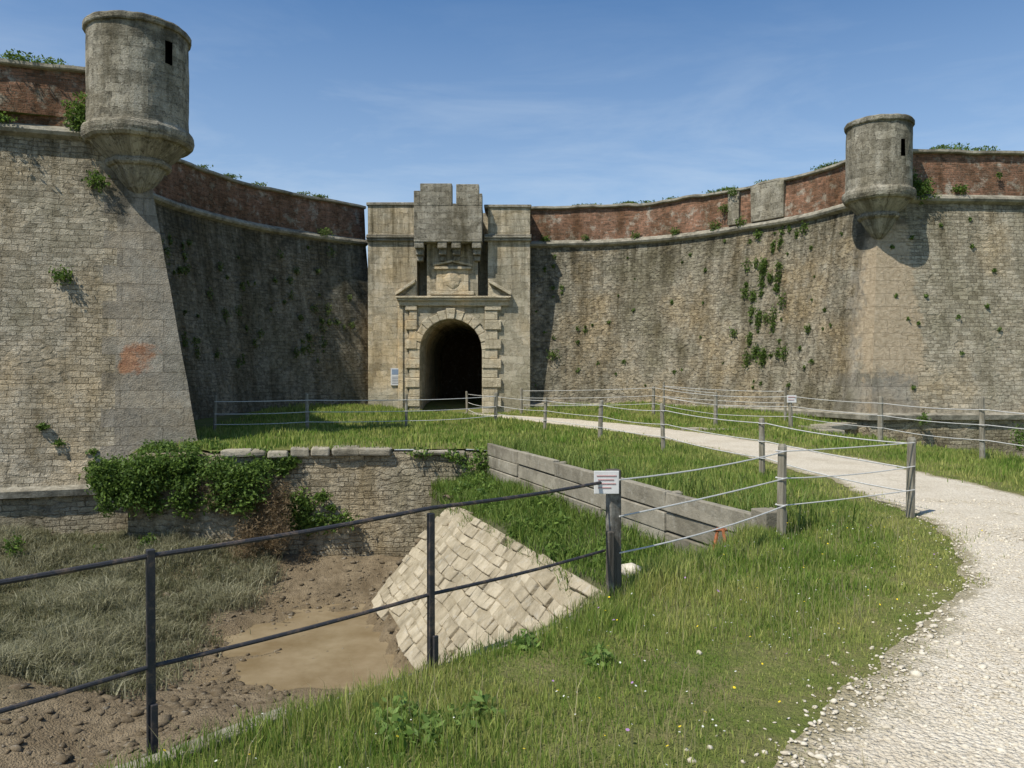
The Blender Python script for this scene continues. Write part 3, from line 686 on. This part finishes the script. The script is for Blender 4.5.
PP=[];HH=[];WW=[];TT=[]
for (n,x0,x1,y0,y1,h0,h1,w,_) in spec:
    x,y=scatter(n,x0,x1,y0,y1); k=okgrass(x,y)&(pn(x,y,3.1,21)+rng.normal(0,.5,n)>-.9); x,y=x[k],y[k]
    cl_=pn(x,y,1.6,1); cl2=pn(x,y,5,7); h=rng.uniform(h0,h1,len(x))*(1+.55*cl_+.4*cl2).clip(.35,2.2)
    dm_=dseg(x,y,near); h=h*np.where(dm_<.35,1.5,1)
    dpp=dseg(x,y,pp_s,True); h*=np.clip(.4+dpp*.6,.35,1)
    PP.append(np.stack([x,y,gh(x,y)-.01],1)); HH.append(h); WW.append(rng.uniform(.7,1.4,len(x))*w)
    TT.append(np.clip(.4+.5*pn(x,y,2.3,9)+.25*pn(x,y,7,5)+rng.normal(0,.28,len(x))+np.where(dpp<.5,.3,0),0,1.15))
blades('grass',np.concatenate(PP),np.concatenate(HH),np.concatenate(WW),GA,GB,np.concatenate(TT))
x,y=scatter(17000,-2,5.4,2.4,11); k=okgrass(x,y)&(pn(x,y,1.6,1)+rng.normal(0,.5,len(x))>-.1)&(dseg(x,y,pp_s,True)>.3); x,y=x[k],y[k]
blades('grass_seed_stems',np.stack([x,y,gh(x,y)],1),rng.uniform(.10,.27,len(x)),rng.uniform(.002,.004,len(x)),(.30,.28,.11),(.52,.44,.25),rng.uniform(0,1,len(x)),bend=.5)
x=rng.uniform(-3,3.2,80000); y=rng.uniform(6,18.4,80000); s=(x-W1.x)*nrm.x+(y-W1.y)*nrm.y; k=inpoly(x,y,moat)&(((s>.05)&(s<1.35+.15*pn(x,y,3)))|((dseg(x,y,near[6:])<1.3)&(y>7)|(dseg(x,y,near[6:])<.45))); x,y=x[k],y[k]
h=rng.uniform(.10,.34,len(x))*(1+.6*pn(x,y,1.7,3)+.3*pn(x,y,5,3)).clip(.3,1.8); h*=np.where(y<8,.5,1)
blades('grass',np.stack([x,y,mh(x,y)-.02],1),h,rng.uniform(.008,.018,len(x)),(.08,.16,.022),(.26,.33,.07),rng.uniform(0,1,len(x))**1.2,bend=.8)
x=rng.uniform(-1,4,26000); y=rng.uniform(8.5,18.6,26000); s=(x-W1.x)*nrm.x+(y-W1.y)*nrm.y; k=(s<-.08)&(s>-1.2)&okgrass(x,y)&(rng.uniform(0,1,len(x))<np.exp(s*1.2)); x,y=x[k],y[k]
blades('grass',np.stack([x,y,gh(x,y)-.02],1),rng.uniform(.15,.5,len(x))*(1+.6*pn(x,y,1.3,3)).clip(.3,1.6),rng.uniform(.01,.02,len(x)),(.10,.18,.025),(.30,.35,.09),rng.uniform(0,1,len(x)),bend=.7)
x=rng.uniform(-13,-2.6,120000); y=rng.uniform(10.3,18.3,120000)
k=inpoly(x,y,moat)&(pn(x,y,.9,4)*.6+pn(x,y,3.3,14)*.35+rng.normal(0,.22,len(x))+np.clip((-x-5.1)*1.3,-2.5,1.0)>.25); x,y=x[k],y[k]
cl_=(1+.7*pn(x,y,2.2,6)+.5*pn(x,y,6,2)).clip(.2,2.2)
blades('saltmarsh_scrub',np.stack([x,y,mh(x,y)-.02],1),rng.uniform(.12,.34,len(x))*cl_,rng.uniform(.01,.022,len(x)),(.15,.15,.07),(.42,.40,.26),np.clip(.4+.45*pn(x,y,2.2,6)+rng.normal(0,.3,len(x)),0,1),bend=1.3)

def flowers(name,n,col,rad,hr):
    x,y=scatter(n,-1.6,5,2.6,9.5); k=okgrass(x,y)&(pn(x,y,1.2,11)>-.3); x,y=x[k],y[k]; n=len(x); z=gh(x,y)+rng.uniform(hr[0],hr[1],n)
    a=np.linspace(0,6.283,6,endpoint=False); tx,ty=rng.normal(0,.35,n),rng.normal(0,.35,n)
    R_=rng.uniform(.7,1.3,n)*rad; ox=np.cos(a)[None]*R_[:,None]; oy=np.sin(a)[None]*R_[:,None]
    V=np.stack([x[:,None]+ox,y[:,None]+oy,z[:,None]+ox*tx[:,None]+oy*ty[:,None]],-1).reshape(-1,3)
    T=np.array([[0,1,2],[0,2,3],[0,3,4],[0,4,5]]); T=(T[None]+(np.arange(n)*6)[:,None,None]).reshape(-1,3)
    return mesh_np(name,V,T,M_col,col=np.tile(col,(len(V),1)))
flowers('wildflowers',300,(.7,.52,.03),.0065,(.06,.14)); flowers('wildflowers',900,(.6,.6,.52),.005,(.04,.11)); flowers('wildflowers',130,(.34,.2,.36),.008,(.06,.13))

# ------------------------------------------------------------------ leafy plants
def leaves(name,cl,size,cA,cB,mat=M_fol,stem=True,asp=.55):
    PPs=[]
    for (x,y,z,rx,ry,rz,n) in cl:
        ph=rng.uniform(0,6,4)
        d=rng.normal(0,1,(n,3)); d/=np.linalg.norm(d,axis=1)[:,None]
        lump=1+.38*np.sin(d[:,0]*4+ph[0])*np.cos(d[:,2]*5+ph[1])+.25*np.sin(d[:,0]*9+ph[2])*np.sin(d[:,2]*8+ph[3])
        d*=(rng.uniform(.1,1.15,(n,1))**.5); d*=lump[:,None]
        PPs.append(d*np.array([rx,ry,rz])+np.array([x,y,z]))
    P=np.concatenate(PPs); n=len(P)
    a=rng.normal(0,1,(n,3)); a/=np.linalg.norm(a,axis=1)[:,None]; b=rng.normal(0,1,(n,3)); b=np.cross(a,b); b/=np.linalg.norm(b,axis=1)[:,None]
    s=rng.uniform(.5,1.4,n)*size; a=a*s[:,None]; b=b*(s*asp)[:,None]
    V=np.stack([P-a,P-b*.8,P+a,P+b],1).reshape(-1,3); T=np.array([[0,1,2],[0,2,3]]); T=(T[None]+(np.arange(n)*4)[:,None,None]).reshape(-1,3)
    t=rng.uniform(0,1,(n,1))**1.2; c=np.asarray(cA)*(1-t)+np.asarray(cB)*t; c=np.repeat(c,4,0)
    return mesh_np(name,V,T,mat,col=c)
DG=(.05,.095,.016); LG=(.19,.29,.055)
cl_=[]
for _ in range(84):
    x=rng.uniform(-9.0,-5.5); z0=-.15-.12*abs(x+7.2); z=z0-rng.power(1.2)*rng.uniform(.05,1.35)*(1.25 if -7.4<x<-5.8 else .8); r=rng.uniform(.13,.36)
    cl_.append((x,17.6+rng.uniform(-.3,.1),z,r*1.3,r*.8,r*rng.uniform(.7,1.2),int(r*1300)))
for _ in range(22):
    x=rng.uniform(-5.6,-3.8); r=rng.uniform(.08,.26); cl_.append((x,17.95,rng.uniform(-1.7,-.9) if x>-5 else rng.uniform(-.6,-.2),r*1.4,r*.6,r,int(r*1400)))
for _ in range(12):
    x=rng.uniform(-8.4,-6.6); r=rng.uniform(.1,.25); cl_.append((x,18.0+rng.uniform(0,1.0),.0,r*1.3,r,r*.9,int(r*1200)))
leaves('ivy_shrub',cl_,.042,DG,LG)
cl_=[]
for _ in range(34):
    x=rng.normal(-5.5,.42); z=rng.uniform(-2.5,-.6); r=rng.uniform(.15,.36); cl_.append((x,17.6+rng.uniform(-.35,.0)*(1 if z<-1.3 else .4),z,r,r*.7,r*1.3,int(r*900)))
leaves('dry_shrub',cl_,.06,(.15,.10,.05),(.38,.29,.17),asp=.12)
leaves('ivy_shrub',[(-7.9,17.3,-2.0,.2,.1,.25,250),(-8.9,17.2,-2.2,.25,.12,.2,250),(-10.4,16.7,-1.9,.2,.12,.25,200)],.045,DG,LG)
cl_=[(-.6,18.0,-.25,.5,.35,.35,1100),(-.9,17.7,-.8,.3,.25,.4,600),(-2.1,18.3,-.1,.3,.2,.12,300),(-1.3,18.2,-.15,.25,.2,.15,250)]
for _ in range(34):
    t_=rng.uniform(.5,8.3); s_=rng.uniform(.15,1.1); q=W1+u*t_+nrm*s_; r=rng.uniform(.08,.24); cl_.append((q.x,q.y,-.6-.35*s_+r*.5,r,r,r*.8,int(r*1100)))
leaves('bramble',cl_,.04,(.06,.12,.02),(.22,.32,.06))
def wp(P,N,xy,z,r,rz,n,k=.08):
    p,nn=surf(P,N,xy,z); nn=nn.normalized(); return (p.x+nn.x*k,p.y+nn.y*k,z,r,r*.8,rz,n)
wl=[wp(PL,NL,(-10.8,19.9),8.15,.40,.46,950,.15),wp(PL,NL,(-10.6,19.9),7.85,.34,.34,500,.15),wp(PL,NL,(-10.2,20.1),6.5,.26,.24,300),wp(PL,NL,(-10.9,19.8),4.1,.24,.2,240),wp(PL,NL,(-12.1,19.4),9.45,.5,.1,350,-.2),wp(PL,NL,(-13,19.1),9.48,.5,.12,300,-.2),wp(PL,NL,(-11.2,19.7),9.42,.4,.08,200,-.2),wp(PL,NL,(-12.5,19.3),7.85,.4,.07,200,.2)]
for _ in range(9): wl.append(wp(PL,NL,(rng.uniform(-14,-9.5),19.5),rng.uniform(-.8,.6),.12,.08,80,.03))
leaves('wall_plant',wl,.045,DG,LG)
wl=[]
for _ in range(90):
    q=PL[iL+8+int(rng.uniform(0,len(flank)-10))]; z=rng.uniform(2.0,7.2); r=rng.uniform(.04,.2); wl.append(wp(PL,NL,q,z,r,r*rng.uniform(.8,1.8),int(700*r),.03))
for _ in range(12):
    q=PL[iL+12+int(rng.uniform(0,len(flank)-16))]; wl.append(wp(PL,NL,q,9.46,.35,.06,110,-.2))
wl.append(wp(PL,NL,(-8.3,34.6),7.85,.35,.18,320,.2))
leaves('wall_plant',wl,.045,(.07,.11,.03),(.2,.26,.07))
wl=[]
for _ in range(60):
    xy=(10.3+rng.normal(0,.5),31.5+rng.normal(0,.6)); r=rng.uniform(.06,.24); wl.append(wp(PR_,NR,xy,rng.uniform(2.2,7.4),r,r*rng.uniform(1,1.9),int(800*r),.04))
for _ in range(70):
    q=PR_[int(rng.uniform(2,iR-3))]; r=rng.uniform(.03,.12); wl.append(wp(PR_,NR,q,rng.uniform(1.2,7.3),r,r,int(600*r),.02))
for (a,b,c,r) in ((1.9,36.5,2.6,.28),(8.5,33.5,7.9,.3),(9.5,32.5,7.9,.28),(9.1,32.9,9.2,.25),(5.5,35.7,7.9,.2),(1.5,36.5,7.9,.2),(8.9,33.2,8.6,.25),(3.2,36.3,7.9,.16),(7,34.8,7.9,.2)): wl.append(wp(PR_,NR,(a,b),c,r,r*.8,int(800*r),.1))
for _ in range(20):
    q=PR_[int(rng.uniform(6,iR))]; wl.append(wp(PR_,NR,q,9.44,.35,.06,110,-.3))
leaves('wall_plant',wl,.045,DG,(.18,.26,.055))
wl=[wp(PR_,NR,(13.7,27.1),7.95,.42,.36,950,.15),wp(PR_,NR,(13.5,27.1),8.3,.28,.34,450,.1),wp(PR_,NR,(15.2,27.2),8.0,.28,.14,260),wp(PR_,NR,(14.9,27.2),9.48,.4,.12,300,-.4),wp(PR_,NR,(15.4,27.2),9.48,.35,.16,260,-.4),wp(PR_,NR,(16.2,27.3),9.46,.5,.08,240,-.4),wp(PR_,NR,(16.4,27.3),8.5,.1,.1,60),(15.9,24.9,-.3,.3,.3,.45,500),(13.2,25.6,.3,.2,.15,.2,150)]
for _ in range(18): wl.append(wp(PR_,NR,(rng.uniform(12.6,18),27.2),rng.uniform(.6,7),.07,.07,40,.02))
leaves('wall_plant',wl,.045,DG,LG)
wl=[]
for (a,b,r) in ((-.42,3.65,.17),(-.3,3.75,.13),(-.55,3.85,.12),(-.15,3.9,.1),(.5,4.6,.08),(3.4,8.5,.1),(.1,4.9,.07)): wl.append((a,b,.05,r,r,.07,int(1300*r)))
leaves('weed_plant',wl,.026,(.11,.19,.035),(.25,.36,.09),asp=.5)

# ------------------------------------------------------------------ metal railing
RL=empty('metal_railing'); posts=[(-3.3,1.95),(-1.66,3.66),(-.47,4.62),(.70,6.08)]
bm=bmesh.new()
for (x,y) in posts[:3]:
    obox(bm,(x,y),(.8,.6),.036,.036,1.2,-.3); obox(bm,(x+.03,y-.035),(.8,.6),.03,.02,.5,-.3)
bm_obj('railing_posts',bm,M_metal,RL,bevel=.004)
bm=bmesh.new()
def rl(zs_):
    pts=[(p[0],p[1],z) for p,z in zip(posts,zs_)]
    o=[]
    for a,b in zip(pts,pts[1:]):
        for k in range(6):
            t=k/6; o.append((a[0]*(1-t)+b[0]*t,a[1]*(1-t)+b[1]*t,a[2]*(1-t)+b[2]*t-.012*math.sin(math.pi*t)))
    o.append(pts[-1]); return o
tube(bm,rl([.86,.87,.93,.885]),.0125); tube(bm,rl([.30,.36,.43,.36]),.0115)
bm_obj('rails',bm,M_metal,RL,uv=False)
SP=empty('sign_post')
bm=bmesh.new(); obox(bm,(.78,6.12),(.9,.3),.10,.09,1.08,-.1,.006); obox(bm,(.74,6.03),(.9,.3),.05,.05,.62,-.1,.006); bm_obj('post',bm,M_postd,SP,bevel=.008)
bm=bmesh.new(); box(bm,.62,.81,6.035,6.045,.80,.975); bm_obj('sign_panel',bm,M_sign,SP,bevel=.004)
bm=bmesh.new()
for i,(a,b) in enumerate(((.64,.79),(.65,.77),(.64,.785),(.65,.75))): box(bm,a,b,6.031,6.0345,.935-i*.03,.9405-i*.03)
bm_obj('sign_text',bm,M_red,SP)

# ------------------------------------------------------------------ rope fences
def fence(posts,name,ropes=(.9,.6,.3),pr=.05,hh=1.0,rr=.008,skip_first=False):
    E=empty(name); bm=bmesh.new(); zs=[float(gh(np.array([p[0]]),np.array([p[1]]))[0]) for p in posts]
    for i,p in enumerate(posts):
        if skip_first and i==0: continue
        h=p[2] if len(p)>2 else hh; h*=random.uniform(.95,1.05); lx,ly=random.uniform(-.04,.04),random.uniform(-.04,.04); r=pr*random.uniform(.85,1.15)
        tube(bm,[(p[0],p[1],zs[i]-.2),(p[0]+lx*.5,p[1]+ly*.5,zs[i]+h*.5),(p[0]+lx,p[1]+ly,zs[i]+h-.03),(p[0]+lx,p[1]+ly,zs[i]+h)],[r,r*.97,r*.93,r*.7],8)
    bm_obj('fence_posts',bm,M_post,E,uv=False)
    bm=bmesh.new()
    for k,hr in enumerate(ropes):
        for i in range(len(posts)-1):
            a=posts[i];b=posts[i+1]; L=math.hypot(a[0]-b[0],a[1]-b[1]); sag=L*random.uniform(.003,.014); pts=[]
            dd=Vector((b[0]-a[0],b[1]-a[1])).normalized(); of=Vector((dd.y,-dd.x))*pr*1.05
            for q in range(9):
                t=q/8; pts.append((a[0]*(1-t)+b[0]*t+of.x,a[1]*(1-t)+b[1]*t+of.y,(zs[i]*(1-t)+zs[i+1]*t)+hr-4*sag*t*(1-t)))
            tube(bm,pts,rr,6)
            if i: tube(bm,[(a[0]+pr*1.1*math.cos(q*.785),a[1]+pr*1.1*math.sin(q*.785),zs[i]+hr) for q in range(9)],rr,5,False)
    bm_obj('ropes',bm,M_rope,E,uv=False)
    return E
fence([(.78,6.12),(2.80,8.3),(4.74,9.5)],'rope_fence',(.9,.62,.34),.052,1.0,.007,skip_first=True)
fence([(4.74,9.5),(4.17,13.3),(3.32,17.5),(2.3,20.9),(.98,24.0),(-.55,26.8)],'rope_fence',(.88,.58,.3),.055,1.0,.009,skip_first=True)
fence([(-8.5,22.8),(-6.15,24.0),(-3.3,24.9),(-.55,26.8),(-1.9,33.8)],'rope_fence',(.9,.55,.25),.05,1.05,.011)
fence([(9.6,10),(9.25,15.7,1.25),(8.95,19.4,1.2),(8.35,23.9,1.0),(6.6,25.9,1.15),(5.4,30.5,1.1),(.4,34.0)],'rope_fence',(1.0,.7,.4),.06,1.1,.010)
fence([(9.3,27.2),(5.9,31.0,1.2),(6.9,27.0)],'rope_fence',(1.0,.6),.05,1.1,.010)
E=empty('warning_sign'); bm=bmesh.new(); box(bm,8.2,8.48,23.82,23.84,.88,1.1); bm_obj('panel',bm,M_sign,E)
bm=bmesh.new(); box(bm,8.23,8.45,23.812,23.817,1.03,1.05); box(bm,8.23,8.41,23.812,23.817,.95,.965); bm_obj('text_lines',bm,M_red,E)
bm=bmesh.new(); tube(bm,[(2.12,8.55,-.4),(2.26,8.75,.02)],.02,6); tube(bm,[(2.32,8.5,-.38),(2.3,8.7,.03)],.018,6); tube(bm,[(2.2,8.73,.0),(2.34,8.7,.01)],.018,6)
bm_obj('rusty_bracket',bm,M_rust,uv=False)

# ------------------------------------------------------------------ world, sun, camera
el=math.radians(56); az=Vector((-.74,-.67)).normalized(); sun=Vector((az.x*math.cos(el),az.y*math.cos(el),math.sin(el)))
w=bpy.data.worlds.new('World'); S.world=w; w.use_nodes=True; nt=w.node_tree; nt.nodes.clear()
sky=nt.nodes.new('ShaderNodeTexSky'); sky.sky_type='NISHITA'; sky.sun_disc=False; sky.sun_elevation=el; sky.sun_rotation=math.atan2(az.x,az.y)%(2*math.pi); sky.air_density=1.0; sky.dust_density=.3; sky.ozone_density=3.0
hs=nt.nodes.new('ShaderNodeHueSaturation'); hs.inputs['Saturation'].default_value=1.15; hs.inputs['Value'].default_value=1.08
tc=nt.nodes.new('ShaderNodeTexCoord'); mp=nt.nodes.new('ShaderNodeMapping'); mp.inputs['Scale'].default_value=(1.3,1.0,6.0); mp.inputs['Rotation'].default_value=(0,.13,0)
nz=nt.nodes.new('ShaderNodeTexNoise'); nz.inputs['Scale'].default_value=2.1; nz.inputs['Detail'].default_value=10; nz.inputs['Roughness'].default_value=.62; nz.inputs['Distortion'].default_value=.5
mr=nt.nodes.new('ShaderNodeMapRange'); mr.inputs[1].default_value=.46; mr.inputs[2].default_value=.78; mr.inputs[4].default_value=.62
sx=nt.nodes.new('ShaderNodeSeparateXYZ'); m2=nt.nodes.new('ShaderNodeMapRange'); m2.inputs[1].default_value=.12; m2.inputs[2].default_value=.40; m2.inputs[3].default_value=1; m2.inputs[4].default_value=.12
hz=nt.nodes.new('ShaderNodeMapRange'); hz.inputs[1].default_value=.02; hz.inputs[2].default_value=.42; hz.inputs[3].default_value=.50; hz.inputs[4].default_value=0
mu=nt.nodes.new('ShaderNodeMath'); mu.operation='MULTIPLY'; ad=nt.nodes.new('ShaderNodeMath'); ad.operation='ADD'; ad.use_clamp=True
mx=nt.nodes.new('ShaderNodeMix'); mx.data_type='RGBA'; mx.inputs[7].default_value=(5.0,5.9,6.9,1)
bg=nt.nodes.new('ShaderNodeBackground'); bg.inputs[1].default_value=.125; wo=nt.nodes.new('ShaderNodeOutputWorld')
L=nt.links.new
L(tc.outputs['Generated'],mp.inputs[0]); L(mp.outputs[0],nz.inputs['Vector']); L(nz.outputs[0],mr.inputs[0]); L(tc.outputs['Generated'],sx.inputs[0]); L(sx.outputs[2],m2.inputs[0]); L(sx.outputs[2],hz.inputs[0]); L(mr.outputs[0],mu.inputs[0]); L(m2.outputs[0],mu.inputs[1]); L(mu.outputs[0],ad.inputs[0]); L(hz.outputs[0],ad.inputs[1]); L(ad.outputs[0],mx.inputs[0]); L(sky.outputs[0],hs.inputs['Color']); L(hs.outputs[0],mx.inputs[6]); L(mx.outputs[2],bg.inputs[0]); L(bg.outputs[0],wo.inputs[0])
ld=bpy.data.lights.new('sun','SUN'); ld.energy=5.0; ld.angle=math.radians(.5); ld.color=(1,.95,.86); lo=bpy.data.objects.new('sun',ld); lo.rotation_euler=(-sun).to_track_quat('-Z','Y').to_euler(); C.objects.link(lo)
cd=bpy.data.cameras.new('camera'); cd.sensor_width=36; cd.lens=28.1; cd.clip_start=.05; cd.clip_end=9000; cam=bpy.data.objects.new('camera',cd); cam.location=(0,0,1.7); cam.rotation_euler=(math.radians(90-.645),0,0); C.objects.link(cam); S.camera=cam
S.view_settings.view_transform='Standard'; S.view_settings.look='None'; S.view_settings.exposure=0
